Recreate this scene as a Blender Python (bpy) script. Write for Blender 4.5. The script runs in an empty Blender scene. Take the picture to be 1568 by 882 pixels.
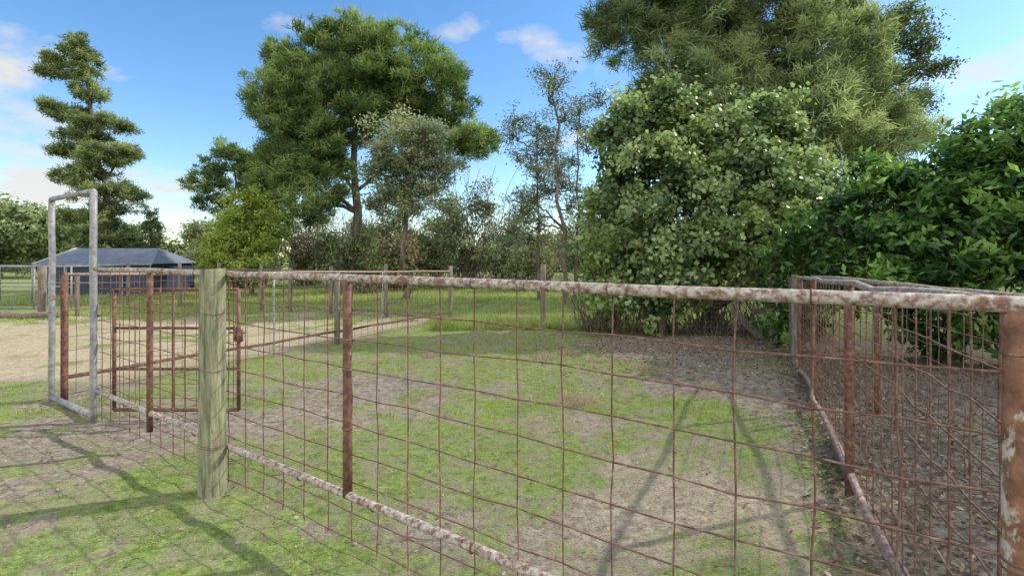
import bpy, math, numpy as np
from mathutils import Vector
rng=np.random.default_rng(11)
sc=bpy.context.scene
sc.view_settings.view_transform='Standard'
sc.view_settings.look='None'
sc.view_settings.exposure=0
H=1.57
# ------------------------------------------------------------------ helpers
class MB:
    def __init__(s): s.v=[];s.f=[];s.m=[];s.c=[];s.n=0
    def add(s,v,f,mat=0,shade=0.5):
        v=np.asarray(v,float).reshape(-1,3); f=np.asarray(f,int).reshape(-1,4)
        s.v.append(v); s.f.append(f+s.n); s.m.append(np.full(len(f),mat,int))
        s.c.append(np.broadcast_to(np.asarray(shade,float),(len(v),)).copy()); s.n+=len(v)
    def build(s,name,mats,smooth=False,parent=None):
        v=np.concatenate(s.v);f=np.concatenate(s.f);m=np.concatenate(s.m);c=np.concatenate(s.c)
        me=bpy.data.meshes.new(name)
        me.vertices.add(len(v)); me.vertices.foreach_set('co',v.astype(np.float32).ravel())
        me.loops.add(len(f)*4); me.loops.foreach_set('vertex_index',f.astype(np.int32).ravel())
        me.polygons.add(len(f)); me.polygons.foreach_set('loop_start',(np.arange(len(f))*4).astype(np.int32))
        me.update(calc_edges=True)
        me.polygons.foreach_set('material_index',m.astype(np.int32))
        sm=np.isin(m,smooth) if isinstance(smooth,(list,tuple)) else np.full(len(f),bool(smooth))
        me.polygons.foreach_set('use_smooth',sm)
        a=me.attributes.new('shade','FLOAT','POINT'); a.data.foreach_set('value',c.astype(np.float32))
        for x in mats: me.materials.append(x)
        me.update()
        o=bpy.data.objects.new(name,me); sc.collection.objects.link(o)
        if parent: o.parent=parent
        return o
def unit(a): return a/(np.linalg.norm(a,axis=-1,keepdims=True)+1e-9)
def tube(mb,pts,rad,sides=8,mat=0,shade=.5,cap=True):
    P=np.asarray(pts,float); R=np.broadcast_to(np.asarray(rad,float),(len(P),)).copy()
    if cap:
        P=np.vstack([P[0],P,P[-1]]); R=np.concatenate([[1e-4],R,[1e-4]])
    T=np.zeros_like(P); T[1:-1]=P[2:]-P[:-2]; T[0]=P[1]-P[0];T[-1]=P[-1]-P[-2]
    if cap: T[0]=T[1]=P[2]-P[1]; T[-1]=T[-2]=P[-2]-P[-3]
    T=unit(T)
    mean=P[-1]-P[0]
    ref=np.array([0,0,1.]) if abs(unit(mean)[2])<.8 else np.array([1.,0,0])
    A=unit(np.cross(T,ref)); B=np.cross(T,A)
    a=np.arange(sides)*2*np.pi/sides
    V=P[:,None,:]+R[:,None,None]*(np.cos(a)[None,:,None]*A[:,None,:]+np.sin(a)[None,:,None]*B[:,None,:])
    n=len(P); i=np.arange(n-1)[:,None]; j=np.arange(sides)[None,:]; k=(j+1)%sides
    F=np.stack([i*sides+j,i*sides+k,(i+1)*sides+k,(i+1)*sides+j],-1).reshape(-1,4)
    mb.add(V.reshape(-1,3),F,mat,shade)
def box(mb,c,s,rot=0,mat=0,shade=.5,tilt=None):
    x,y,z=np.array(s)/2
    v=np.array([[-x,-y,-z],[x,-y,-z],[x,y,-z],[-x,y,-z],[-x,-y,z],[x,-y,z],[x,y,z],[-x,y,z]])
    if tilt is not None:
        ct,st=math.cos(tilt),math.sin(tilt); v=v@np.array([[ct,0,-st],[0,1,0],[st,0,ct]])
    cr,sr=math.cos(rot),math.sin(rot)
    v=v@np.array([[cr,sr,0],[-sr,cr,0],[0,0,1]])+np.array(c)
    mb.add(v,[[0,3,2,1],[4,5,6,7],[0,1,5,4],[1,2,6,5],[2,3,7,6],[3,0,4,7]],mat,shade)
def curve(p0,p1,n=7,wob=.05,sag=0):
    p0=np.array(p0,float);p1=np.array(p1,float); t=np.linspace(0,1,n)[:,None]
    L=np.linalg.norm(p1-p0); P=p0+(p1-p0)*t
    P[1:-1]+=rng.normal(0,wob*L,(n-2,3))*.5
    P[:,2]+=sag*L*np.sin(np.pi*t[:,0])
    return P
TAB=rng.random((256,256))
def vn(x,y,sc_,seed=0):
    x=np.asarray(x)*sc_+seed*17.3+1000;y=np.asarray(y)*sc_+seed*9.7+1000
    xi=np.floor(x).astype(int);yi=np.floor(y).astype(int);fx=x-xi;fy=y-yi
    fx=fx*fx*(3-2*fx);fy=fy*fy*(3-2*fy)
    g=lambda a,b:TAB[a%256,b%256]
    return (g(xi,yi)*(1-fx)+g(xi+1,yi)*fx)*(1-fy)+(g(xi,yi+1)*(1-fx)+g(xi+1,yi+1)*fx)*fy
def fbm(x,y,s,seed=0): return (vn(x,y,s,seed)*.5+vn(x,y,s*2.1,seed+1)*.27+vn(x,y,s*4.3,seed+2)*.15+vn(x,y,s*9,seed+3)*.08)
def gz(x,y):
    x=np.asarray(x,float);y=np.asarray(y,float)
    return -.015*np.clip(y-4,0,9)+(fbm(x,y,.9,5)-.5)*.05
# ------------------------------------------------------------------ materials
def newmat(name):
    m=bpy.data.materials.new(name); m.use_nodes=True; nt=m.node_tree; nt.nodes.clear()
    out=nt.nodes.new('ShaderNodeOutputMaterial'); return m,nt,out
def ramp(nt,fac,stops):
    r=nt.nodes.new('ShaderNodeValToRGB'); e=r.color_ramp.elements
    while len(e)<len(stops): e.new(.5)
    for i,(p,c) in enumerate(stops): e[i].position=p; e[i].color=(*c,1)
    nt.links.new(fac,r.inputs[0]); return r.outputs[0]
def noise(nt,scale,detail=4,rough=.6,stretch=None,coord='Object'):
    tc=nt.nodes.new('ShaderNodeTexCoord'); n=nt.nodes.new('ShaderNodeTexNoise')
    n.inputs['Scale'].default_value=scale;n.inputs['Detail'].default_value=detail;n.inputs['Roughness'].default_value=rough
    if stretch:
        mp=nt.nodes.new('ShaderNodeMapping'); mp.inputs['Scale'].default_value=stretch
        nt.links.new(tc.outputs[coord],mp.inputs[0]); nt.links.new(mp.outputs[0],n.inputs[0])
    else: nt.links.new(tc.outputs[coord],n.inputs[0])
    return n.outputs['Fac']
def mixc(nt,fac,a,b,mode='MIX'):
    m=nt.nodes.new('ShaderNodeMix'); m.data_type='RGBA'; m.blend_type=mode
    for idx,v in ((0,fac),(6,a),(7,b)):
        if isinstance(v,(int,float)): m.inputs[idx].default_value=v
        elif isinstance(v,tuple): m.inputs[idx].default_value=(*v,1)
        else: nt.links.new(v,m.inputs[idx])
    return m.outputs[2]
def attr(nt,name='shade'):
    a=nt.nodes.new('ShaderNodeAttribute'); a.attribute_name=name; return a.outputs['Fac']
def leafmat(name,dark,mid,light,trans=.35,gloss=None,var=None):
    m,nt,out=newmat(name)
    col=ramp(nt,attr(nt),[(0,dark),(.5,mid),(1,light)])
    if var:
        f=ramp(nt,noise(nt,var[1],2),[(.45,(0,0,0)),(.65,(1,1,1))])
        col=mixc(nt,f,col,var[0])
    if gloss:
        p=nt.nodes.new('ShaderNodeBsdfPrincipled'); p.inputs['Roughness'].default_value=gloss; p.inputs['Specular IOR Level'].default_value=.4
        nt.links.new(col,p.inputs['Base Color'])
    else:
        p=nt.nodes.new('ShaderNodeBsdfDiffuse'); nt.links.new(col,p.inputs['Color'])
    t=nt.nodes.new('ShaderNodeBsdfTranslucent')
    tcol=mixc(nt,1.0,col,(1.3,1.35,.8),'MULTIPLY'); nt.links.new(tcol,t.inputs['Color'])
    mx=nt.nodes.new('ShaderNodeMixShader'); mx.inputs[0].default_value=trans
    nt.links.new(p.outputs[0],mx.inputs[1]);nt.links.new(t.outputs[0],mx.inputs[2]);nt.links.new(mx.outputs[0],out.inputs[0]); return m
def surf(name,stops,scale,rough=.8,bump=.3,bscale=None,stretch=None,metal=0,detail=6,dist=.004,extra=None):
    m,nt,out=newmat(name); f=noise(nt,scale,detail,.65,stretch)
    col=ramp(nt,f,stops)
    if extra:
        f2=ramp(nt,noise(nt,extra[1],6,.7,extra[3] if len(extra)>3 else None),[(extra[2],(0,0,0)),(extra[2]+.06,(1,1,1))]); col=mixc(nt,f2,col,extra[0])
    p=nt.nodes.new('ShaderNodeBsdfPrincipled'); p.inputs['Roughness'].default_value=rough; p.inputs['Metallic'].default_value=metal
    p.inputs['Specular IOR Level'].default_value=.25
    nt.links.new(col,p.inputs['Base Color'])
    b=nt.nodes.new('ShaderNodeBump'); b.inputs['Strength'].default_value=bump; b.inputs['Distance'].default_value=dist
    nt.links.new(noise(nt,bscale or scale*3,4,.7,stretch),b.inputs['Height']); nt.links.new(b.outputs[0],p.inputs['Normal'])
    nt.links.new(p.outputs[0],out.inputs[0]); return m
M_bark=surf('bark',[(.3,(.05,.04,.032)),(.5,(.13,.105,.08)),(.7,(.26,.22,.17))],6,stretch=(1,1,.25),bump=.8,dist=.03)
M_pale=surf('rail_weathered',[(.3,(.1,.055,.04)),(.43,(.23,.16,.125)),(.52,(.38,.33,.29)),(.7,(.56,.52,.47))],45,bump=.6,bscale=120,dist=.003,extra=((.18,.1,.07),12,.55))
M_tan=surf('rail_rusty_tan',[(.3,(.12,.07,.05)),(.45,(.25,.17,.135)),(.6,(.38,.29,.24)),(.75,(.48,.43,.38))],30,bump=.5,bscale=90,dist=.002)
M_rust=surf('rust_steel',[(.3,(.06,.032,.025)),(.5,(.14,.073,.052)),(.68,(.25,.14,.1))],26,bump=.5,bscale=80,dist=.002,extra=((.4,.33,.28),18,.66))
M_cornr=surf('rust_corner',[(.3,(.09,.045,.03)),(.5,(.22,.11,.07)),(.7,(.36,.2,.13))],16,bump=.6,bscale=60,dist=.003,extra=((.5,.43,.36),13,.56,(1,1,.5)))
M_wire=surf('rust_wire',[(.35,(.09,.048,.036)),(.55,(.185,.105,.08)),(.75,(.35,.245,.195))],25,bump=.2)
M_galv=surf('galvanized_grey',[(.3,(.15,.14,.13)),(.5,(.26,.26,.265)),(.7,(.38,.38,.39))],14,rough=.55,metal=.2,bump=.2,extra=((.19,.11,.075),9,.6))
M_thin=surf('thin_wire',[(.3,(.12,.12,.11)),(.7,(.28,.27,.24))],5)
M_wood=surf('treated_wood',[(.25,(.06,.062,.04)),(.42,(.18,.19,.115)),(.6,(.33,.335,.215)),(.8,(.5,.48,.34))],7,stretch=(6,6,.6),bump=1,bscale=22,dist=.014,extra=((.25,.2,.13),6,.57,(2,2,.7)))
M_woodd=surf('old_wood',[(.3,(.07,.055,.045)),(.5,(.16,.135,.11)),(.7,(.27,.24,.2))],8,stretch=(4,4,.5),bump=.8,dist=.005)
M_tarp=surf('tarp_blue',[(.3,(.11,.13,.175)),(.7,(.16,.185,.25))],3,rough=.7,bump=.3)
M_tarpd=surf('tarp_navy',[(.3,(.025,.035,.065)),(.7,(.04,.055,.095))],3,rough=.6)
M_stone=surf('stone',[(.3,(.25,.23,.2)),(.7,(.45,.42,.38))],20)
M_white=surf('white_trim',[(.3,(.4,.42,.45)),(.7,(.5,.52,.55))],5)

L_pine=leafmat('pine_needles',(.03,.065,.025),(.14,.21,.075),(.34,.43,.17),.4)
L_casu=leafmat('feathery_needles',(.07,.1,.055),(.2,.26,.135),(.38,.44,.24),.45)
L_coni=leafmat('conifer_needles',(.05,.075,.035),(.18,.23,.1),(.37,.42,.2),.4)
L_ivy=leafmat('ivy_leaves',(.025,.055,.02),(.15,.235,.095),(.37,.47,.22),.35,.42,((.25,.32,.1),.5))
L_laur=leafmat('laurel_leaves',(.015,.045,.014),(.075,.17,.045),(.27,.44,.1),.42,.3)
L_olive=leafmat('olive_leaves',(.09,.11,.065),(.24,.28,.17),(.44,.47,.33),.38)
L_yel=leafmat('yellow_green_leaves',(.12,.17,.03),(.31,.39,.09),(.5,.55,.19),.45)
L_gray=leafmat('scrub_leaves',(.11,.115,.065),(.26,.27,.155),(.46,.46,.31),.38,var=((.35,.26,.18),.35))
L_far=leafmat('far_leaves',(.08,.11,.055),(.19,.24,.115),(.34,.39,.21),.35)
L_grass=leafmat('grass_blades',(.12,.14,.055),(.23,.31,.09),(.42,.53,.15),.42,var=((.34,.32,.19),1.6))
L_dry=leafmat('dry_litter',(.08,.055,.038),(.24,.18,.125),(.5,.43,.32),.15)
# ------------------------------------------------------------------ vegetation
def limb(mb,p0,p1,r0,r1,n=7,wob=.06,sag=0,sides=7,mat=0):
    tube(mb,curve(p0,p1,n,wob,sag),np.linspace(r0,r1,n),sides,mat,cap=False)
def crown(mb,lobes,dens,per,cr,L,Wd,mat=1,kind='leaf',up=.5,fill=.45,flat=.6,under=.5,droop=0,bump=.25,twigs=10,base=.45,lobvar=.1,cv=.17):
    ph=rng.uniform(0,6,(4,));K=rng.normal(0,3.2,(4,3))
    for lb in lobes:
        c=np.array(lb[:3],float); R=np.array(lb[3:6] if len(lb)>=6 else [lb[3]]*3,float)
        n=max(4,int(dens*R.mean()**2)); d=unit(rng.normal(0,1,(n,3)))
        keep=(d[:,2]>-.25)|(rng.random(n)<under); d=d[keep]; n=len(d)
        if n<2: continue
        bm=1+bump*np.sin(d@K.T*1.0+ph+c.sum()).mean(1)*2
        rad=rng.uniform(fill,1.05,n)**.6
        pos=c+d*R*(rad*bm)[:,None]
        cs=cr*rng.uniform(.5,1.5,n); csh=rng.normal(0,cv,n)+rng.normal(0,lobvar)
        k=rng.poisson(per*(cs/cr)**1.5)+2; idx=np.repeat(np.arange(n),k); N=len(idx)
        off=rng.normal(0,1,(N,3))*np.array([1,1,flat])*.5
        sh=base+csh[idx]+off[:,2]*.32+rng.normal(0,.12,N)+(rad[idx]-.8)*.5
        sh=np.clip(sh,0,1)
        if kind=='leaf':
            C=pos[idx]+off*cs[idx][:,None]
            nrm=unit(rng.normal(0,.75,(N,3))+d[idx]*.55+np.array([0,0,up])); t=unit(np.cross(nrm,rng.normal(0,1,(N,3)))); b=np.cross(nrm,t)
            s=rng.uniform(.6,1.25,N)[:,None]; l=t*L*.5*s; w=b*Wd*.5*s
            V=np.stack([C-l,C+w-l*.1,C+l,C-w-l*.1],1)
        else:
            C=pos[idx]+off*cs[idx][:,None]*.55
            dr=unit(rng.normal(0,.8,(N,3))+d[idx]*.6+np.array([0,0,up-droop])); b=unit(np.cross(dr,rng.normal(0,1,(N,3))))
            l=dr*(L*rng.uniform(.6,1.3,N))[:,None]; w=b*Wd*.5
            V=np.stack([C-w,C+w,C+l+w*.35,C+l-w*.35],1)
        mb.add(V.reshape(-1,3),np.arange(N*4).reshape(-1,4),mat,np.repeat(sh,4))
        for q in pos[rng.choice(n,min(twigs,n),replace=False)]:
            limb(mb,c-np.array([0,0,R[2]*.4]),q,.012+.014*R.mean(),.006,5,.08,0,4)
def subl(lobes,k=5,f=.42):
    """break big lobes into satellites for an uneven outline"""
    o=list(lobes)
    for lb in lobes:
        R=lb[3:6] if len(lb)>=6 else (lb[3],)*3
        for _ in range(k):
            d=unit(rng.normal(0,1,3)+np.array([0,-.3,.25])); s=f*rng.uniform(.6,1.1)
            o.append((lb[0]+d[0]*R[0]*.95,lb[1]+d[1]*R[1]*.9,lb[2]+d[2]*R[2]*.95,R[0]*s,R[1]*s,R[2]*s))
    return o
def shr(lobes,f): return [tuple(l[:3])+tuple(np.array(l[3:] if len(l)>=6 else (l[3],)*3)*f) for l in lobes]
def tree(name,foot,top,r,lobes,leafm,limbs=True,wob=.03,sub=None,**kw):
    mb=MB(); b=np.array(foot,float); b[2]=gz(b[0],b[1])-.08; t=np.array(top,float)
    P=curve(b,t,10,wob); rr=np.linspace(r,r*.25,10); rr[0]*=1.35
    tube(mb,P,rr,10,0,cap=False)
    if limbs:
        for lb in lobes:
            c=np.array(lb[:3]); zz=np.clip(c[2]-.55*np.linalg.norm(c[:2]-P[:,:2].mean(0)),P[1,2],P[-1,2]); i=int(np.argmin(abs(P[:,2]-zz)))
            limb(mb,P[i],c,rr[i]*.5,.03,8,.07,.06)
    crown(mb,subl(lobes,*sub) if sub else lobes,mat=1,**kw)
    return mb.build(name,[M_bark,leafm],smooth=[0])

# big umbrella pine
tree('pine_tree',(-7.6,24,0),(-7.2,24.3,10.5),.26,shr([(-9.2,24,9.8,2.6,2.5,2.1),(-7.3,24.4,11.2,2.0,2,1.4),(-5.1,24,10.1,2.4,2.4,1.8),(-3.8,24,9.0,1.7,1.6,1.3),(-10.5,24,8.2,1.6,1.8,1.4),(-6.9,23.4,9.3,2.3,2,1.6),
 (-8.4,23.2,7.9,2.3,2,1.5),(-5.6,24,8.2,2.0,1.8,1.2),(-10.6,23.5,5.4,1.6,1.5,1.2),(-9.3,23,4.4,1.9,1.5,1.4),(-9.8,24,6.5,1.6,1.3,1.2),(-2.2,24.5,7.0,1.3,1.3,.9),(-3.4,25,6.8,1.2,1.2,.9),(-8.2,22.8,5.9,1.2,1,.9)],.92),
 L_pine,sub=(6,.36),dens=82,per=52,cr=.42,L=.22,Wd=.042,kind='needle',up=.5,flat=.85,fill=.6,under=.6,twigs=3,cv=.18,lobvar=.17,base=.47,bump=.35)
tree('tree',(-4.2,20,0),(-4.0,20,6.5),.12,[(-4.3,20,6.1,1.3,1.2,1.1),(-4.8,20,4.9,1.1,1.1,1),(-3.2,20.2,5.1,1.1,1,1.1),(-3.6,20,3.8,1.2,1,.9),(-4.9,19.8,3.6,.9,.9,.8)],L_olive,
 sub=(4,.45),dens=80,per=38,cr=.33,L=.13,Wd=.065,fill=.2,twigs=6,droop=.2,base=.52)
# deodar on the left
lean=lambda z:-20.2-1.9*(z/13)
tree('conifer_tree',(-20.2,26,0),(-22.0,26,12.4),.2,shr([(lean(12.3),26,12.1,.8,.9,.7),(lean(11)-.8,26,10.9,1.2,1.2,.45),(lean(11.3)+.2,26,11.4,.7,1,.6),(lean(9.9)+.4,26,9.8,.9,1,.6),(lean(9)-.9,26,8.9,1.3,1.3,.4),(lean(8)+.6,26,8.2,1.3,1.4,.6),(lean(8)-.3,26,7.4,1.2,1.4,.6),
 (lean(6.5)+.6,26,6.6,1.5,1.5,.7),(lean(5.5)-.5,26,5.6,1.4,1.4,.7),(lean(4)+.4,26,4.5,1.6,1.6,.8),(lean(3.5)-.4,26,3.4,1.5,1.6,.8),(lean(2.5)+.2,26,2.3,1.7,1.5,.9),(lean(10.5)-1.5,26,11.6,.7,.6,.25),(lean(6)+1.5,26,6.9,.7,.7,.35),(lean(7)-1.5,26,6.9,.8,.7,.25)],.84),
 L_coni,sub=(6,.45),dens=90,per=40,cr=.34,L=.17,Wd=.042,kind='needle',up=.2,flat=.85,fill=.3,under=.6,twigs=4,cv=.2,base=.52)
tree('cypress_tree',(-18.6,26.4,0),(-18.6,26.4,3.2),.1,[(-18.6,26.4,2.9,.4,.4,1.3),(-18.65,26.4,1.2,.5,.5,1.2)],L_coni,dens=250,per=25,cr=.25,L=.14,Wd=.03,kind='needle',up=.8,base=.25)
tree('tree',(-15.4,28,0),(-15.2,28,6.3),.17,[(-15.3,28,6.6,1.5,1.3,.9),(-16.6,28,5.6,1.0,1,.7),(-14.0,28,6.3,1.2,1,.9),(-14.1,28,5.1,1.1,1,.8),(-16.5,28,4.5,.8,.8,.5),(-13.2,28,4.4,1.2,1,1)],L_pine,
 sub=(3,.45),dens=75,per=50,cr=.38,L=.2,Wd=.04,kind='needle',fill=.4,twigs=5,base=.5)
tree('yellow_green_tree',(-11.2,22,0),(-11.1,22,3.8),.1,[(-11.1,22,3.6,.9,1,.8),(-11.9,22,2.7,1.0,1,1),(-10.5,22,2.7,1.0,1,1),(-11.3,21.6,1.6,1.4,1.2,1.1),(-12.6,21.8,1.5,.9,.8,.9)],L_yel,
 sub=(4,.4),dens=90,per=34,cr=.3,L=.12,Wd=.075,fill=.3,twigs=5)
# thin airy trees
for bx,tx,y,zt,rr in ((1.9,1.35,18,8.0,.09),(1.0,.85,18.8,6.8,.06),(2.4,2.6,19.5,7.6,.06)):
    lob=[(tx+rng.normal(0,.6),y+rng.normal(0,.4),z,.8*rng.uniform(.6,1.2),.8,.45) for z in np.linspace(2.2,zt,13)]
    tree('slender_tree',(bx,y,0),(tx,y,zt),rr,lob,L_olive,wob=.015,dens=70,per=14,cr=.25,L=.12,Wd=.045,fill=.15,bump=.4,twigs=10,under=.8)
# ivy covered tree at the back of the pen
ivl=[(3.2,11.8,4.6,.8,.8,.75),(2.55,11.7,3.9,.7),(4.1,11.8,3.9,1.0),(5.1,12,3.5,.85),(5.9,11.8,4.5,.6,.7,.65),(6.3,11.9,3.6,.75),(3.1,11.5,3.0,1.15,1.1,1.1),(4.7,11.3,2.7,1.3,1.2,1.2),
 (6.3,11.5,2.7,1.1,1.1,1.0),(7.2,11.7,2.5,.8,.9,.7),(7.8,11.8,2.0,.55,.6,.8),(2.5,11.3,1.9,.95,1,1.0),(4.0,10.9,1.6,1.1,.9,.85),(5.6,11.0,1.5,1.1,.9,.8),(2.4,11.2,.8,.85,.8,.7),(6.9,11.3,1.4,.9,.8,.7),(3.4,11,.9,.8,.7,.5),(4.9,11.5,4.3,.35,.5,.45),(3.9,11.8,4.85,.35,.4,.35)]
tree('ivy_covered_tree',(4.6,11.8,0),(4.6,11.9,4.2),.2,ivl,L_ivy,sub=(8,.34),dens=95,per=52,cr=.22,L=.11,Wd=.095,fill=.6,up=.35,flat=.9,twigs=3,bump=.38,base=.48,lobvar=.15,cv=.2)
# dead twiggy growth under the ivy tree
mb=MB()
for i in range(520):
    x=rng.uniform(1.6,6.6); y=rng.uniform(10.9,12.2)-.12*(x-2); z=gz(x,y)
    limb(mb,(x,y,z),(x+rng.normal(0,.35),y+rng.normal(0,.25),z+rng.uniform(.3,1.1)),.012,.004,4,.1,0,4)
mb.build('dead_brush',[M_bark],True)
# tall feathery tree behind
tree('feathery_pine_tree',(10.6,22,0),(10.4,22.2,13),.3,[(4.9,22,11.3,1.4,1.6,1.4),(6.3,22,12.8,1.9,1.8,1.6),(8.0,22,11.6,2.4,2.4,2.2),(10.8,22,12.4,2.5,2.4,2.3),(8.0,22,9.0,2.3,2.2,1.8),(11.3,22,10,2.5,2.2,2.0),(13.6,22,10.0,2.0,2,1.7),
 (14.8,22,8.1,2.0,2,1.5),(12.4,21.5,7.2,2.3,2,1.9),(15.9,22,6.9,1.6,1.6,1.3),(9.8,21.5,6.4,2.3,2,1.7),(13.8,21.5,4.6,2.0,1.5,1.8),(6.3,22,7.6,1.3,1.3,1.2)],
 L_casu,sub=(6,.38),dens=42,per=62,cr=.55,L=.32,Wd=.04,kind='needle',up=.2,fill=.45,flat=.95,under=.7,twigs=4,cv=.2,base=.52,lobvar=.18,bump=.35)
tree('tree',(17.5,25,0),(17.7,25,12.5),.2,[(16.4,25,13.4,1.2),(18.0,25,12.4,1.4,1,1),(19.7,25,11.7,1.2,.9,.8),(18.4,25,10.4,1.5,1,.9),(20.6,25,10.7,.9,.7,.6),(17.0,25,11.2,1.2,.9,.9),(19.3,25,13.2,1.1,.8,.8),(17.6,25,9.0,1.3,1,1),(19.9,25,9.2,.9,.8,.6)],L_coni,
 dens=75,per=30,cr=.4,L=.18,Wd=.09,fill=.2,twigs=10,base=.3)
# laurel thicket to the right
tree('offscreen_shade_tree',(7.2,8.3,0),(7.4,8.4,3.2),.13,[(6.1,8.6,2.15,.8),(6.9,8.2,2.75,.8,.8,.8),(7.8,8.0,3.35,.9,.9,.8),(5.5,8.9,1.5,.75,.7,.8),(6.3,8.0,1.7,.9,.8,.8),(7.2,7.7,2.1,1.0),(8.4,7.8,2.6,1.1),
 (6.2,7.6,.85,.7,.6,.7),(7.2,7.4,1.0,.9,.8,.9),(5.2,9.2,.8,.7,.7,.8),(8.7,7.2,1.4,1.0),(9.1,7.8,3.6,.9)],L_laur,sub=(4,.4),dens=90,per=42,cr=.25,L=.16,Wd=.065,fill=.35,up=.5,twigs=4,lobvar=.14,cv=.2)
tree('offscreen_shade_tree',(6.2,5.3,0),(6.2,5.4,2.6),.1,[(6.1,5.3,2.3,.55,.6,.5),(5.9,5.0,1.5,.55,.6,.6),(6.6,5.0,1.9,.9),(6.0,5.1,.9,.5,.5,.5),(7.0,4.6,1.2,.9),(6.9,5.4,2.8,.6)],L_laur,sub=(3,.4),dens=95,per=44,cr=.22,L=.14,Wd=.06,fill=.3,up=.5,twigs=4,base=.6)
# unseen taller trees added on the right to shade the foreground
for (x,y,h) in ((10.8,5.4,7.6),(9.6,1.2,6.6)):
    lob=[(x+rng.normal(0,.9),y+rng.normal(0,.9),z,rng.uniform(.7,1.1)) for z in np.linspace(2.4,h,9)]
    tree('offscreen_shade_tree',(x,y,0),(x,y,h-.5),.16,lob,L_laur,dens=24,per=18,cr=.36,L=.28,Wd=.14,fill=.3,twigs=5)
# scrub beyond the back field
for (x,y,rx,h,m_) in ((-15.5,31,2.0,3.6,L_far),(-12.0,30,1.9,4.3,L_gray),(-9.6,29,1.8,3.9,L_olive),(-7.0,28.3,1.8,4.6,L_gray),(-4.6,29,1.9,3.7,L_far),(-2.2,26.8,2.0,5.6,L_olive),(-.3,29,1.6,4.4,L_olive),(1.6,31,1.6,3.2,L_gray),(4.6,28,2.4,4.6,L_far),(7.5,29,2.6,5.2,L_olive),(-18.8,33,2.0,3.0,L_olive),(-7.0,23.4,1.2,3.0,L_far),(-5.6,25,1.3,2.7,L_gray),(-13.6,26,1.2,2.3,L_olive),(.9,25,1.1,2.4,L_far)):
    mb=MB(); z0=float(gz(x,y))
    for i in range(70):
        q=(x+rng.normal(0,rx*.6),y+rng.normal(0,.5),z0+h*rng.uniform(.5,1.15)); limb(mb,(x+rng.normal(0,.4),y+rng.normal(0,.2),z0),q,.03,.009,6,.08,0,4)
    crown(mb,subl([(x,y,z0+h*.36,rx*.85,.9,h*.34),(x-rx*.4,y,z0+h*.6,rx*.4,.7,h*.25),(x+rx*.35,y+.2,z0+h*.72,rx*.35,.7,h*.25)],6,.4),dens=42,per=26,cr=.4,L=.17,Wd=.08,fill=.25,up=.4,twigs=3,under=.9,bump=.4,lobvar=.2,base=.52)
    mb.build('shrub',[M_bark,m_],[0])
# distant foliage mass
mb=MB(); lob=[]
for x in np.arange(-66,66,3.0):
    if -27<x<-16.5: h=1.8
    elif -9<x<8: h=rng.uniform(2,4)
    else: h=rng.uniform(2.2,6)
    y=58+rng.uniform(-4,4); lob.append((x,y,h*.45,rng.uniform(1.8,3),1.6,h*.55))
for a in ((-37,40,3.4,3,2.5,1.8),(-40,40,3.2,3,2.5,2.4),(-33.5,41,2.9,2,2,1.4),(-43,42,3,3,3,3),(-22.7,44,4.3,1.9,1.5,1.7),(30,34,4,3.5,3,3.5),(36,36,5,4,3,4.5),(25,30,3,3,3,3.4)): lob.append(a)
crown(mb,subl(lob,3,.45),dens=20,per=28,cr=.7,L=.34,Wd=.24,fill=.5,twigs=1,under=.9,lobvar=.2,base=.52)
mb.build('distant_tree_line',[M_bark,L_far])

# ------------------------------------------------------------------ ground
fx=np.arange(-13,11,.08); far=np.array([.3,.8,1.6,3,6,12,25,60,150,400,1000])
xs=np.concatenate([fx[0]-far[::-1],fx,fx[-1]+far]); fy=np.arange(0,22,.08); ys=np.concatenate([fy[0]-far[::-1],fy,fy[-1]+far])
X,Y=np.meshgrid(xs,ys)
def sstep(a,b,x): t=np.clip((x-a)/(b-a),0,1); return t*t*(3-2*t)
def gs(X,Y,cx,cy,sx,sy): return np.exp(-((X-cx)/sx)**2-((Y-cy)/sy)**2)
def sideX(Y): return 1.23+.468*(Y-1.26)
def masks(X,Y):
    n=fbm(X,Y,1.5,1); n2=fbm(X,Y,.35,8); n3=fbm(X,Y,5,12)
    g=.84+.0*X
    g-=1.05*gs(X,Y,3.0,6.8,1.1,1.8); g-=1.1*gs(X,Y,4.0,9.6,2.3,1.3); g-=.45*gs(X,Y,1.3,3.4,.8,.7); g-=.5*gs(X,Y,.8,2.9,.6,.4)
    g-=.7*gs(X,Y,-3.4,4.9,1.6,.45); g-=.5*gs(X,Y,-.9,2.95,1.0,.3); g-=.25*gs(X,Y,-2.2,6.5,1,.8)
    g-=1.2*sstep(-.15,.25,X-sideX(Y))*sstep(11,9.5,Y)
    lf=-5.05+(Y-5.68)*.4213
    left=sstep(0,.6,lf-X)*sstep(6.0,7.0,Y)*sstep(17,14,Y); g-=.75*left
    g-=.2*sstep(-1,-6,X)*sstep(6.5,5,Y)
    g+=.35*sstep(12.5,14.5,Y)
    g=g+(n-.5)*1.9+(n2-.5)*.5+(n3-.5)*1.4
    tan=.25+.65*left+.8*gs(X,Y,1.4,3.3,1.0,1.1)+(n2-.5)*.8-.6*gs(X,Y,3.6,9,2.5,2.5)
    return np.clip(g,0,1),np.clip(tan,0,1)
Z=gz(X,Y)+(vn(X,Y,9,3)-.5)*.012+(vn(X,Y,4,4)-.5)*.02
G,T=masks(X,Y)
ny,nx=X.shape; i=np.arange(ny-1)[:,None];j=np.arange(nx-1)[None,:]
F=np.stack([i*nx+j,i*nx+j+1,(i+1)*nx+j+1,(i+1)*nx+j],-1).reshape(-1,4)
m,nt,out=newmat('ground')
gA=attr(nt,'shade'); tA=attr(nt,'tan')
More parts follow.
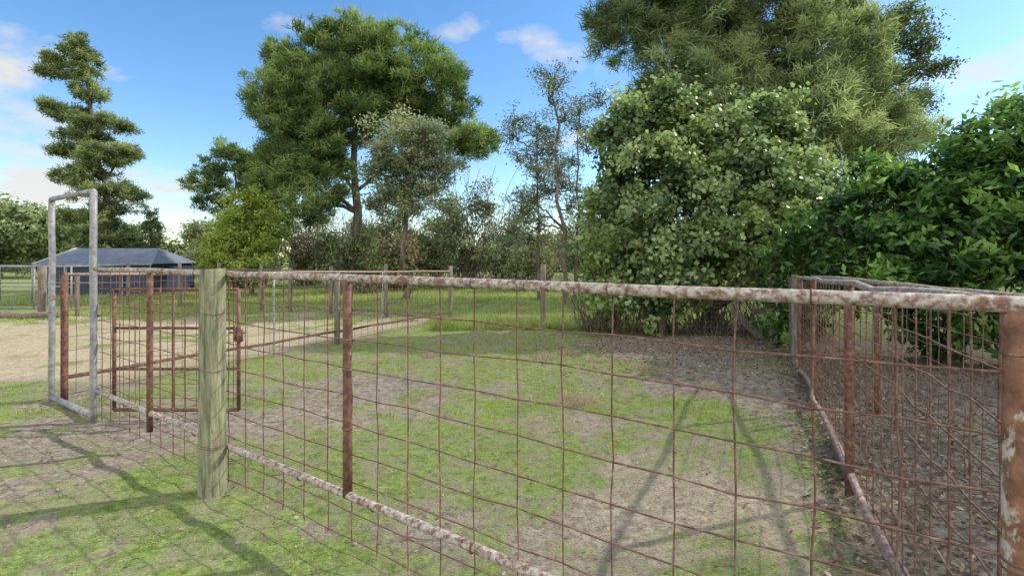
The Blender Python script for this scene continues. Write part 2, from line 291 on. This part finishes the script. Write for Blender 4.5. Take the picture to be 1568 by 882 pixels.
fine=noise(nt,14,5,.72); mid=noise(nt,3.5,4,.65); vf=noise(nt,70,3,.7)
dirt=ramp(nt,fine,[(.3,(.12,.1,.085)),(.5,(.26,.225,.19)),(.7,(.46,.42,.36))])
tanc=ramp(nt,fine,[(.3,(.27,.225,.15)),(.5,(.45,.385,.27)),(.7,(.62,.56,.43))])
soil=mixc(nt,tA,dirt,tanc)
grs=ramp(nt,fine,[(.3,(.1,.13,.045)),(.5,(.22,.3,.085)),(.72,(.38,.47,.15))])
grs=mixc(nt,ramp(nt,mid,[(.44,(0,0,0)),(.62,(.9,.9,.9))]),grs,(.29,.285,.18))
a=nt.nodes.new('ShaderNodeMath');a.operation='ADD';nt.links.new(gA,a.inputs[0]);b=nt.nodes.new('ShaderNodeMath');b.operation='MULTIPLY_ADD';nt.links.new(fine,b.inputs[0]);b.inputs[1].default_value=2.8;b.inputs[2].default_value=-1.4;nt.links.new(b.outputs[0],a.inputs[1])
fac=ramp(nt,a.outputs[0],[(.36,(0,0,0)),(.66,(1,1,1))])
col=mixc(nt,fac,soil,grs); col=mixc(nt,ramp(nt,vf,[(.35,(.55,.55,.55)),(.6,(1.0,1.0,1.0))]),(0.02,.018,.012),col)
p=nt.nodes.new('ShaderNodeBsdfDiffuse');p.inputs['Roughness'].default_value=.6
nt.links.new(col,p.inputs['Color']); bp=nt.nodes.new('ShaderNodeBump');bp.inputs['Strength'].default_value=.9;bp.inputs['Distance'].default_value=.025
nt.links.new(noise(nt,30,5,.75),bp.inputs['Height']);nt.links.new(bp.outputs[0],p.inputs['Normal']);nt.links.new(p.outputs[0],out.inputs[0])
mb=MB(); mb.add(np.stack([X,Y,Z],-1).reshape(-1,3),F,0,G.ravel()); go=mb.build('ground',[m],True)
ta=go.data.attributes.new('tan','FLOAT','POINT'); ta.data.foreach_set('value',T.ravel().astype(np.float32))

def blades(mb,n,x0,x1,y0,y1,l,w,thr=.35,lean_=.7,cond=None,mat=0,base=.5):
    x=rng.uniform(x0,x1,n);y=y0+(y1-y0)*rng.random(n)**1.3
    g,_=masks(x,y); g=g+(vn(x,y,12,6)-.5)*.5; k=(g>thr+.4*rng.random(n)*(1))
    if cond is not None: k&=cond(x,y)
    x=x[k];y=y[k];n=len(x); z=gz(x,y)
    C=np.stack([x,y,z-.004],1); d=unit(rng.normal(0,lean_,(n,3))+np.array([0,0,1.])); d[:,2]=abs(d[:,2]); b=unit(np.cross(d,rng.normal(0,1,(n,3))))
    ll=(l*rng.uniform(.5,1.4,n))[:,None]; W=b*w*.5
    V=np.stack([C-W,C+W,C+d*ll+W*.1,C+d*ll-W*.1],1)
    sh=np.clip(base+rng.normal(0,.2,n)+(vn(x,y,1.5,2)-.5)*.7,0,1)
    mb.add(V.reshape(-1,3),np.arange(n*4).reshape(-1,4),mat,np.repeat(sh,4))
mb=MB()
blades(mb,150000,-6,3.5,1.4,6,.022,.004,.45)
blades(mb,100000,-9,5,5,13.5,.035,.007,.45)
blades(mb,60000,-14,6,12.8,19,.11,.014,.3,base=.75)
blades(mb,50000,-20,9,18,30,.16,.03,.3,base=.75)
blades(mb,9000,-1.9,3.2,11.6,13.8,.25,.012,.1)
mb.build('grass',[L_grass])
# dry weed clumps in the pen
mb=MB()
for (x,y,s) in ((.7,5.6,.22),(.55,8.3,.2),(.95,8.6,.2),(1.3,7.9,.16),(2.4,6.2,.13),(1.9,7.4,.15),(-1.3,8.3,.15)):
    n=int(2600*s); a=rng.uniform(0,6.28,n); r=s*rng.random(n)**.5
    C=np.stack([x+r*np.cos(a),y+r*np.sin(a),gz(x+r*np.cos(a),y+r*np.sin(a))],1); d=unit(rng.normal(0,.6,(n,3))+[0,0,.8]); d[:,2]=abs(d[:,2]); b=unit(np.cross(d,rng.normal(0,1,(n,3))))*.002
    l=d*(s*.55*rng.uniform(.4,1.2,n))[:,None]; V=np.stack([C-b,C+b,C+l+b*.4,C+l-b*.4],1)
    mb.add(V.reshape(-1,3),np.arange(n*4).reshape(-1,4),0,np.repeat(rng.uniform(.55,1,n),4))
mb.build('dry_weeds',[L_dry])
# leaf litter
mb=MB()
def litter(n,fx_,s0,s1):
    x,y=fx_(n); z=gz(x,y)+.012; n=len(x); C=np.stack([x,y,z],1)
    nr=unit(rng.normal(0,.35,(n,3))+[0,0,1]); t=unit(np.cross(nr,rng.normal(0,1,(n,3))));b=np.cross(nr,t); s=rng.uniform(s0,s1,n)[:,None]
    V=np.stack([C-t*s,C+b*s*.45,C+t*s,C-b*s*.45],1); mb.add(V.reshape(-1,3),np.arange(n*4).reshape(-1,4),0,np.repeat(rng.beta(2,2.5,n),4))
litter(9000,lambda n:(rng.normal(3.6,1.6,n),rng.normal(9.2,1.5,n)),.015,.035)
def rgt(n):
    y=rng.uniform(1.5,9,n); return sideX(y)+rng.gamma(1.6,.9,n)-.3,y
litter(16000,rgt,.012,.03)
litter(5000,lambda n:(rng.uniform(-5,2.8,n),rng.uniform(1.8,8,n)),.006,.018)
mb.build('leaf_litter',[L_dry])
mb=MB()
for i in range(130):
    if i<80: y=rng.uniform(2,8);x=sideX(y)+rng.uniform(-.9,2.2)
    else: x=rng.uniform(-4,3);y=rng.uniform(2,8)
    a=rng.uniform(0,3.14);l=rng.uniform(.04,.2);z=float(gz(x,y))+.012
    tube(mb,curve((x,y,z),(x+l*math.cos(a),y+l*math.sin(a),z+.008),4,.06),.003,5,0)
mb.build('fallen_twigs',[M_woodd],True)
mb=MB()
def rock(x,y,s):
    th=np.linspace(0,np.pi,6);pts=[(x,y,float(gz(x,y))-s*.3+s*.9*i/5) for i in range(6)]
    tube(mb,np.array(pts)+rng.normal(0,s*.07,(6,3)),s*np.sin(th*.8+.35)*rng.uniform(.8,1.1,6),7,0)
for (x,y,s) in [(-1.28,3.05,.02),(-1.2,3.0,.013),(-.85,2.78,.014),(-1.5,2.8,.016),(-1.7,3.4,.012)]+[(rng.uniform(-4,2),rng.uniform(2,7),rng.uniform(.004,.01)) for _ in range(90)]: rock(x,y,s)
mb.build('stones',[M_stone],False)

# ------------------------------------------------------------------ fences
def meshpanel(mb,p0,p1,zt0,zt1,zb0,zb1,hz,sp,r,off,mat,jit=.004,start=.1,sides=5):
    """hz: horizontal wire heights as fraction 0(bottom)..1(top)"""
    p0=np.array(p0,float);p1=np.array(p1,float);L=np.linalg.norm(p1-p0);d=(p1-p0)/L; n=np.array([-d[1],d[0]])*off
    ss=np.arange(start,L,sp)
    def pt(s,f):
        q=p0+d*s+n; u=s/L; zt=zt0+(zt1-zt0)*u; zb=zb0+(zb1-zb0)*u; return np.array([q[0],q[1],zb+(zt-zb)*f])
    kk=np.sort(np.concatenate([[0],hz,[1.0]]))
    for s in ss:
        j=rng.normal(0,jit); P=[]
        for f in kk: P.append(pt(s+j+rng.normal(0,jit*.7),f)+np.array([n[0],n[1],0])*.25)
        tube(mb,P,r,sides,mat,cap=False)
    for f in hz:
        P=[];ph=rng.uniform(0,6)
        for s in np.concatenate([[0],ss,[L]]): P.append(pt(s,f)+np.array([0,0,math.sin(s*2.1+ph)*jit*1.2+rng.normal(0,jit*.7)]))
        tube(mb,P,r,sides,mat,cap=False)
def railpts(p0,p1,z0,z1,n=12,j=.003):
    t=np.linspace(0,1,n);P=np.stack([p0[0]+(p1[0]-p0[0])*t,p0[1]+(p1[1]-p0[1])*t,z0+(z1-z0)*t],1);P[1:-1]+=rng.normal(0,j,(n-2,3));return P
A=np.array([1.235,1.262]);B=np.array([-3.93,4.83]); dF=(B-A)/np.linalg.norm(B-A)
# front fence
mb=MB()
tube(mb,railpts(A-dF*.3,B,1.452,1.452),.0215,14,0)
tube(mb,railpts(A,B,.30,.31),.0215,14,0)
hz=(np.array([1.28,1.13,.975,.82,.665,.51,.36,.2,.06])-.03)/(1.44-.03)
meshpanel(mb,A,B,1.44,1.44,.03,.03,hz,.2145,.0034,-.027,2,.006,start=.215,sides=6)
def on(t): return A+np.array([-1.45,1])*t
for t,zb in ((1.455,.3),(2.865,.16)):
    q=on(t); tube(mb,railpts(q,q,1.44,zb,5,.001),.0235,12,1)
# wire ties
for s in np.arange(.43,6.2,.64):
    q=A+dF*s
    for z in (1.452,.30): tube(mb,[(*(q-dF*.003),z),(*(q+dF*.003),z)],.0235,12,2)
for t in (1.455,):
    q=on(t)
    for z in (.97,.66,1.13): tube(mb,[(*q,z-.004),(*q,z+.004)],.027,10,2)
mb.build('pipe_and_wire_fence',[M_pale,M_rust,M_wire],True)
# corner post
mb=MB(); q=A+np.array([.02,.0])
tube(mb,railpts(q,q,1.437,-.1,9,.0015),.036,20,0)
for z in (1.33,1.12,.82,.8,.52): tube(mb,[(*q,z-.003),(*q,z+.003)],.0385,16,1)
mb.build('corner_post',[M_cornr,M_wire],True)
# side fence
S0=np.array([1.255,1.30]);S1=np.array([4.2,7.6])
mb=MB(); tube(mb,railpts(S0,S1,1.448,1.27,14,.006),.021,12,0); tube(mb,railpts(S0,S1,.17,.1,14,.012),.024,12,3)
meshpanel(mb,S0,S1,1.44,1.26,.03,-.03,hz,.2,.0036,-.024,2,.008,start=.12)
for Yp,zb,mm in ((3.36,-.02,1),(5.3,-.1,1),(6.7,-.1,1)):
    q=(sideX(Yp),Yp); zt=1.448-.178*(Yp-1.3)/6.3; tube(mb,railpts(q,q,zt-.015,zb,5,.002),.025,12,mm)
mb.build('pipe_and_wire_fence',[M_pale,M_rust,M_wire,M_tan],True)
# outer alley fence
O0=np.array([2.25,.7]);O1=np.array([4.5,7.7])
mb=MB(); tube(mb,railpts(O0,O1,1.36,1.27,14,.006),.026,12,0)
meshpanel(mb,O0,O1,1.35,1.26,.02,-.05,hz,.2,.0034,-.024,2,.012,start=.1)
for Yp in (3.0,5.2): 
    q=O0+(O1-O0)*((Yp-.7)/7); tube(mb,railpts(q,q,1.32,-.1,5,.002),.025,12,1)
mb.build('pipe_and_wire_fence',[M_pale,M_rust,M_wire],True)
# boards at the foot of the side fence and at its far end
mb=MB()
a=math.atan2(1,.468)
box(mb,(sideX(3.9)+.03,3.9,.07),(.85,.035,.17),a); box(mb,(sideX(6.2)+.03,6.2,.04),(1.2,.03,.16),a)
mb.build('kick_board',[M_woodd])
mb=MB()
tube(mb,railpts((4.24,7.68),(4.24,7.68),1.3,-.2,6,.004),.05,14,0)
for k in range(3): box(mb,(4.34+.13*k,7.95+.25*k,.55),(.02,.2,1.35),-.3)
box(mb,(4.6,8.4,.9),(.03,1.5,.12),-.44); box(mb,(4.6,8.4,.3),(.03,1.5,.12),-.44)
mb.build('wooden_end_post',[M_woodd],False)
mb=MB()
box(mb,(4.75,10.2,.15),(1.1,.04,.14),.1,tilt=.75); box(mb,(5.3,10.4,.5),(.9,.04,.12),.2,tilt=-.1)
mb.build('broken_planks',[M_woodd])
# treated wooden post
mb=MB(); n=26; sides=40; zz=np.linspace(-.15,1.478,n); a=np.arange(sides)*2*np.pi/sides
cr=np.zeros(sides)
for k,dp in ((5,.006),(13,.004),(21,.008),(28,.009),(31,.006),(34,.007)): cr[k]=dp
V=[]
for i_,z in enumerate(zz):
    r=.083-.004*z+.0015*np.sin(a*3+z*2)+.001*np.sin(a*7-z*5)+rng.normal(0,.0004,sides)-cr*np.clip(.4+.8*np.sin(z*3+np.arange(sides)),0,1)
    if z<.05: r=r*1.03
    V.append(np.stack([-1.985+r*np.cos(a)+.006*z,3.385+r*np.sin(a),np.full(sides,z)],1))
V.append(np.stack([-1.985+.009+.072*np.cos(a),3.385+.072*np.sin(a),np.full(sides,1.486)+.006*np.cos(a)],1))
V.append(np.stack([-1.985+.009+.0005*np.cos(a),3.385+.0005*np.sin(a),np.full(sides,1.484)],1))
V=np.array(V).reshape(-1,3); n=len(V)//sides; i=np.arange(n-1)[:,None];j=np.arange(sides)[None,:];k=(j+1)%sides
mb.add(V,np.stack([i*sides+j,i*sides+k,(i+1)*sides+k,(i+1)*sides+j],-1).reshape(-1,4),0)
for z in (.83,.34,.325,1.2): 
    P=[(-1.98+.0835*math.cos(t),3.385+.0835*math.sin(t),z+.008*math.sin(t*2)) for t in np.linspace(0,6.28,25)]; tube(mb,P,.0022,5,1)
mb.build('wooden_post',[M_wood,M_wire],True)

# walk-through gate frame
mb=MB(); g0=(-4.03,4.93);g1=(-5.05,5.62)
for g in (g0,g1): tube(mb,railpts(g,g,2.2,-.1,8,.002),.03,14,0)
tube(mb,[(*g0,2.2),(*g1,2.2)],.026,12,0); tube(mb,[(*g0,.03),(*g1,.03)],.03,12,0)
tube(mb,[(g0[0],g0[1],1.0),(g0[0]+.05,g0[1]+.03,1.0)],.012,8,1)
mb.build('gate_frame',[M_galv,M_rust],True)
# open gate leaf
mb=MB(); x0,x1,yg=-3.9,-2.68,5.02
for z,r in ((1.25,.017),(.87,.014),(.47,.014),(.07,.017)): tube(mb,[(x0,yg,z),(x1,yg,z)],r,10,0)
for x in (x0,x1): tube(mb,[(x,yg,.07),(x,yg,1.25)],.018,10,0)
tube(mb,[(-3.32,yg,.07),(-3.32,yg,1.25)],.012,8,0)
meshpanel(mb,(x0,yg),(x1,yg),1.25,1.25,.07,.07,np.linspace(.1,.92,8),.12,.003,-.015,1,.002,start=.1)
box(mb,(x1+.02,yg-.02,.8),(.05,.04,.12)); tube(mb,[(x1-.08,yg-.03,.83),(x1+.08,yg-.03,.83)],.009,8,0); tube(mb,[(x1-.02,yg-.03,.75),(x1-.02,yg-.03,.9)],.012,8,0)
mb.build('pipe_gate',[M_rust,M_wire],True)
# left/back fence
C0=np.array([-5.0,5.72]);C1=np.array([-1.65,13.75])
mb=MB(); tube(mb,railpts(C0,C1,1.37,1.18,14,.006),.019,10,0); tube(mb,railpts(C0,C1,.22,.08,14,.006),.022,10,1)
meshpanel(mb,C0,C1,1.36,1.17,.03,-.08,np.linspace(.03,.93,9),.205,.0032,-.02,2,.005)
q=C0; tube(mb,railpts(q,q,1.38,-.1,5,.002),.035,12,1)
for s,r,m_ in ((.33,.016,3),(.5,.05,4),(.66,.014,3),(1,.055,4)):
    q=C0+(C1-C0)*s; zt=1.37-.19*s+(.14 if s==1 else .0); tube(mb,railpts(q,q,zt,-.3,5,.003),r,10,m_)
mb.build('pipe_and_wire_fence',[M_tan,M_rust,M_wire,M_galv,M_woodd],True)
# back welded-wire fence
mb=MB(); Q=[(-1.65,13.75),(.75,12.3),(3.2,10.9),(4.95,9.75)]
for a_,b_ in zip(Q[:-1],Q[1:]):
    meshpanel(mb,a_,b_,1.15,1.15,-.12,-.12,np.linspace(.05,1,13),.1,.0014,0,1,.002,sides=4)
for q in Q[1:]: tube(mb,railpts(q,q,1.38,-.3,6,.006),.065,12,0)
mb.build('wire_mesh_fence',[M_woodd,M_thin],True)
# far wooden post fence
mb=MB(); R0=np.array([-1.65,13.75]);R1=np.array([-13.5,18.0])
for s in (.16,.31,.43,.52,.66,.8,1.0):
    q=R0+(R1-R0)*s; tube(mb,railpts(q,q,1.28+rng.normal(0,.05),-.3,5,.006),.055,10,0)
meshpanel(mb,R0,R1,1.1,1.1,-.1,-.1,np.linspace(.1,1,8),.3,.002,0,1,.004,sides=4)
tube(mb,railpts(R0,R1,1.15,1.15),.018,8,2)
mb.build('wooden_post_fence',[M_woodd,M_thin,M_woodd],True)

# ------------------------------------------------------------------ tarp canopy and kennel
mb=MB()
x0,x1,y0,y1,ze,zr=-20.3,-15.5,22,25,1.28,1.95; g=-.14
v=[(x0,y0,g),(x1,y0,g),(x1,y1,g),(x0,y1,g),(x0,y0,ze),(x1,y0,ze),(x1,y1,ze),(x0,y1,ze)]
mb.add(v,[[0,1,5,4],[1,2,6,5],[2,3,7,6],[3,0,4,7]],1)
e=.15; rr=[(x0-e,y0-e,ze-.02),(x1+e,y0-e,ze-.02),(x1+e,y1+e,ze-.02),(x0-e,y1+e,ze-.02),(x0+.3,23.5,zr),(x1-.7,23.5,zr)]
def quadgrid(mb,a,b,c,d,n,m_,sag,mat):
    a,b,c,d=[np.array(q,float) for q in (a,b,c,d)]; u=np.linspace(0,1,n)[None,:,None];w=np.linspace(0,1,m_)[:,None,None]
    P=(a*(1-u)+b*u)*(1-w)+(d*(1-u)+c*u)*w; P=P+0; P[:,:,2]-=sag*np.abs(np.sin(u[:,:,0]*np.pi*5))*np.sin(w[:,:,0]*np.pi)
    i=np.arange(m_-1)[:,None];j=np.arange(n-1)[None,:]; mb.add(P.reshape(-1,3),np.stack([i*n+j,i*n+j+1,(i+1)*n+j+1,(i+1)*n+j],-1).reshape(-1,4),mat)
quadgrid(mb,rr[0],rr[1],rr[5],rr[4],41,9,.07,0); quadgrid(mb,rr[2],rr[3],rr[4],rr[5],41,9,.07,0)
quadgrid(mb,rr[1],rr[2],(x1-.7,23.5,zr),rr[5],9,9,.02,0); quadgrid(mb,rr[3],rr[0],rr[4],(x0+.3,23.5,zr),9,9,.02,1)
for x in np.linspace(x0,x1,5): tube(mb,[(x,y0-.05,g),(x,y0-.05,ze)],.03,8,2)
tube(mb,[(x0-e,y0-e-.02,ze-.05),(x1+e,y0-e-.02,ze-.05)],.025,8,2); tube(mb,[rr[0],rr[4]],.03,8,3); tube(mb,[rr[4],rr[3]],.03,8,3)
mb.build('tarp_shelter',[M_tarp,M_tarpd,M_galv,M_white],[0])
mb=MB()
kx0,kx1,ky=-19,-14.2,16.5
for x in np.linspace(kx0,kx1,5): tube(mb,[(x,ky,-.2),(x,ky,1.25)],.025,8,0); tube(mb,[(x,ky+2.5,-.2),(x,ky+2.5,1.25)],.025,8,0); tube(mb,[(x,ky,1.25),(x,ky+2.5,1.25)],.02,8,0)
for y in (ky,ky+2.5):
    for z in (1.25,.6,-.08): tube(mb,[(kx0,y,z),(kx1,y,z)],.02,8,0)
meshpanel(mb,(kx0,ky),(kx1,ky),1.25,1.25,-.1,-.1,np.linspace(.05,.95,12),.12,.0025,0,1,.002,sides=4)
mb.build('wire_kennel',[M_galv,M_thin],True)
mb=MB(); tube(mb,railpts((-13.2,14.4),(-13.2,14.4),1.3,-.3,6,.01),.1,12,0); tube(mb,railpts((-12.4,14.6),(-12.4,14.6),1.1,-.3,6,.01),.06,12,0); mb.build('old_wooden_post',[M_woodd],True)
mb=MB(); tube(mb,curve((-14.5,13.6,.0),(-12.3,13.9,.0),8,.02),.09,10,0); mb.build('fallen_log',[M_woodd],True)

# ------------------------------------------------------------------ light, sky
az=math.radians(70); el=math.radians(38)
S=Vector((math.sin(az)*math.cos(el),math.cos(az)*math.cos(el),math.sin(el)))
sd=bpy.data.lights.new('sun','SUN'); sd.energy=5.0; sd.angle=math.radians(.7); sd.color=(1,.94,.83)
so=bpy.data.objects.new('sun',sd); so.rotation_euler=S.to_track_quat('Z','Y').to_euler(); sc.collection.objects.link(so)
w=bpy.data.worlds.new('World'); sc.world=w; w.use_nodes=True; nt=w.node_tree; nt.nodes.clear()
out=nt.nodes.new('ShaderNodeOutputWorld'); bg=nt.nodes.new('ShaderNodeBackground'); bg.inputs[1].default_value=.15
sky=nt.nodes.new('ShaderNodeTexSky'); sky.sky_type='NISHITA'; sky.sun_disc=False; sky.sun_elevation=el; sky.sun_rotation=az; sky.ozone_density=2.5; sky.air_density=1.0; sky.dust_density=.2
hs=nt.nodes.new('ShaderNodeHueSaturation'); hs.inputs['Saturation'].default_value=1.2; hs.inputs['Value'].default_value=1.5; nt.links.new(sky.outputs[0],hs.inputs['Color'])
tc=nt.nodes.new('ShaderNodeTexCoord'); sp=nt.nodes.new('ShaderNodeSeparateXYZ'); nt.links.new(tc.outputs['Generated'],sp.inputs[0])
def mth(op,a,b=None,c=None,clamp=False):
    n=nt.nodes.new('ShaderNodeMath'); n.operation=op; n.use_clamp=clamp
    for i,v in enumerate((a,b,c)):
        if v is None: continue
        if isinstance(v,(int,float)): n.inputs[i].default_value=v
        else: nt.links.new(v,n.inputs[i])
    return n.outputs[0]
den=mth('ADD',mth('MAXIMUM',sp.outputs[2],0),.22)
cv=nt.nodes.new('ShaderNodeCombineXYZ'); nt.links.new(mth('DIVIDE',sp.outputs[0],den),cv.inputs[0]); nt.links.new(mth('DIVIDE',sp.outputs[1],den),cv.inputs[1])
cn=nt.nodes.new('ShaderNodeTexNoise'); cn.inputs['Scale'].default_value=2.6; cn.inputs['Detail'].default_value=8; cn.inputs['Roughness'].default_value=.58; nt.links.new(cv.outputs[0],cn.inputs[0])
# cloud cover: small clouds ahead; unseen heavy deck behind the camera added as fill
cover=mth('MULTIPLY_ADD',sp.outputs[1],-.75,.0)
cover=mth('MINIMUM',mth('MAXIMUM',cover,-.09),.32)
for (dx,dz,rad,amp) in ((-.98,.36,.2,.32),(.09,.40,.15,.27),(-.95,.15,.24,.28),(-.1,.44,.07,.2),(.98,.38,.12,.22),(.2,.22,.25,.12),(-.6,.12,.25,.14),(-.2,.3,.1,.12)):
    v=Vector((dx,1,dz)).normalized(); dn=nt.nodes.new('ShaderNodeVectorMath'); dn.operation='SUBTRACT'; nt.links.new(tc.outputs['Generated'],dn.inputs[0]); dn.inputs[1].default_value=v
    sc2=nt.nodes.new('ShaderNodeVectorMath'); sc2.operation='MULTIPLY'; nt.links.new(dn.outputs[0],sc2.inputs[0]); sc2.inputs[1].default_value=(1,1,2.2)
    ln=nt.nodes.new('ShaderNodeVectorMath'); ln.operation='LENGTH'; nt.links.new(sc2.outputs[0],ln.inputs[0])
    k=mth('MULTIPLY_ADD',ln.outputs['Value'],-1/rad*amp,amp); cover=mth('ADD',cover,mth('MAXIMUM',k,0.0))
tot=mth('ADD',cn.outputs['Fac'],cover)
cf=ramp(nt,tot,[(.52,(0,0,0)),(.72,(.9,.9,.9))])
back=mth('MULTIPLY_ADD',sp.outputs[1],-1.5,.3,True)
bright=mth('MULTIPLY_ADD',back,9.0,5.7)  # extra radiance on the unseen rear clouds, added to fill-light the scene
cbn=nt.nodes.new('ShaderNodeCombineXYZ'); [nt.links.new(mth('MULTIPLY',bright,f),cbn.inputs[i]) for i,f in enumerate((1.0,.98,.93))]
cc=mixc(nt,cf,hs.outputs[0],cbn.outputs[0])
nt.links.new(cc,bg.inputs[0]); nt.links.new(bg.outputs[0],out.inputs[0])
# ------------------------------------------------------------------ camera
cd=bpy.data.cameras.new('camera'); cd.sensor_width=36; cd.lens=18.0; cd.clip_end=3000; cd.clip_start=.05; cd.shift_y=-(441-393)/1568
co=bpy.data.objects.new('camera',cd); co.location=(0,0,H); co.rotation_euler=(math.radians(90),0,0); sc.collection.objects.link(co); sc.camera=co
print('verts',sum(len(o.data.vertices) for o in bpy.data.objects if o.type=='MESH'))
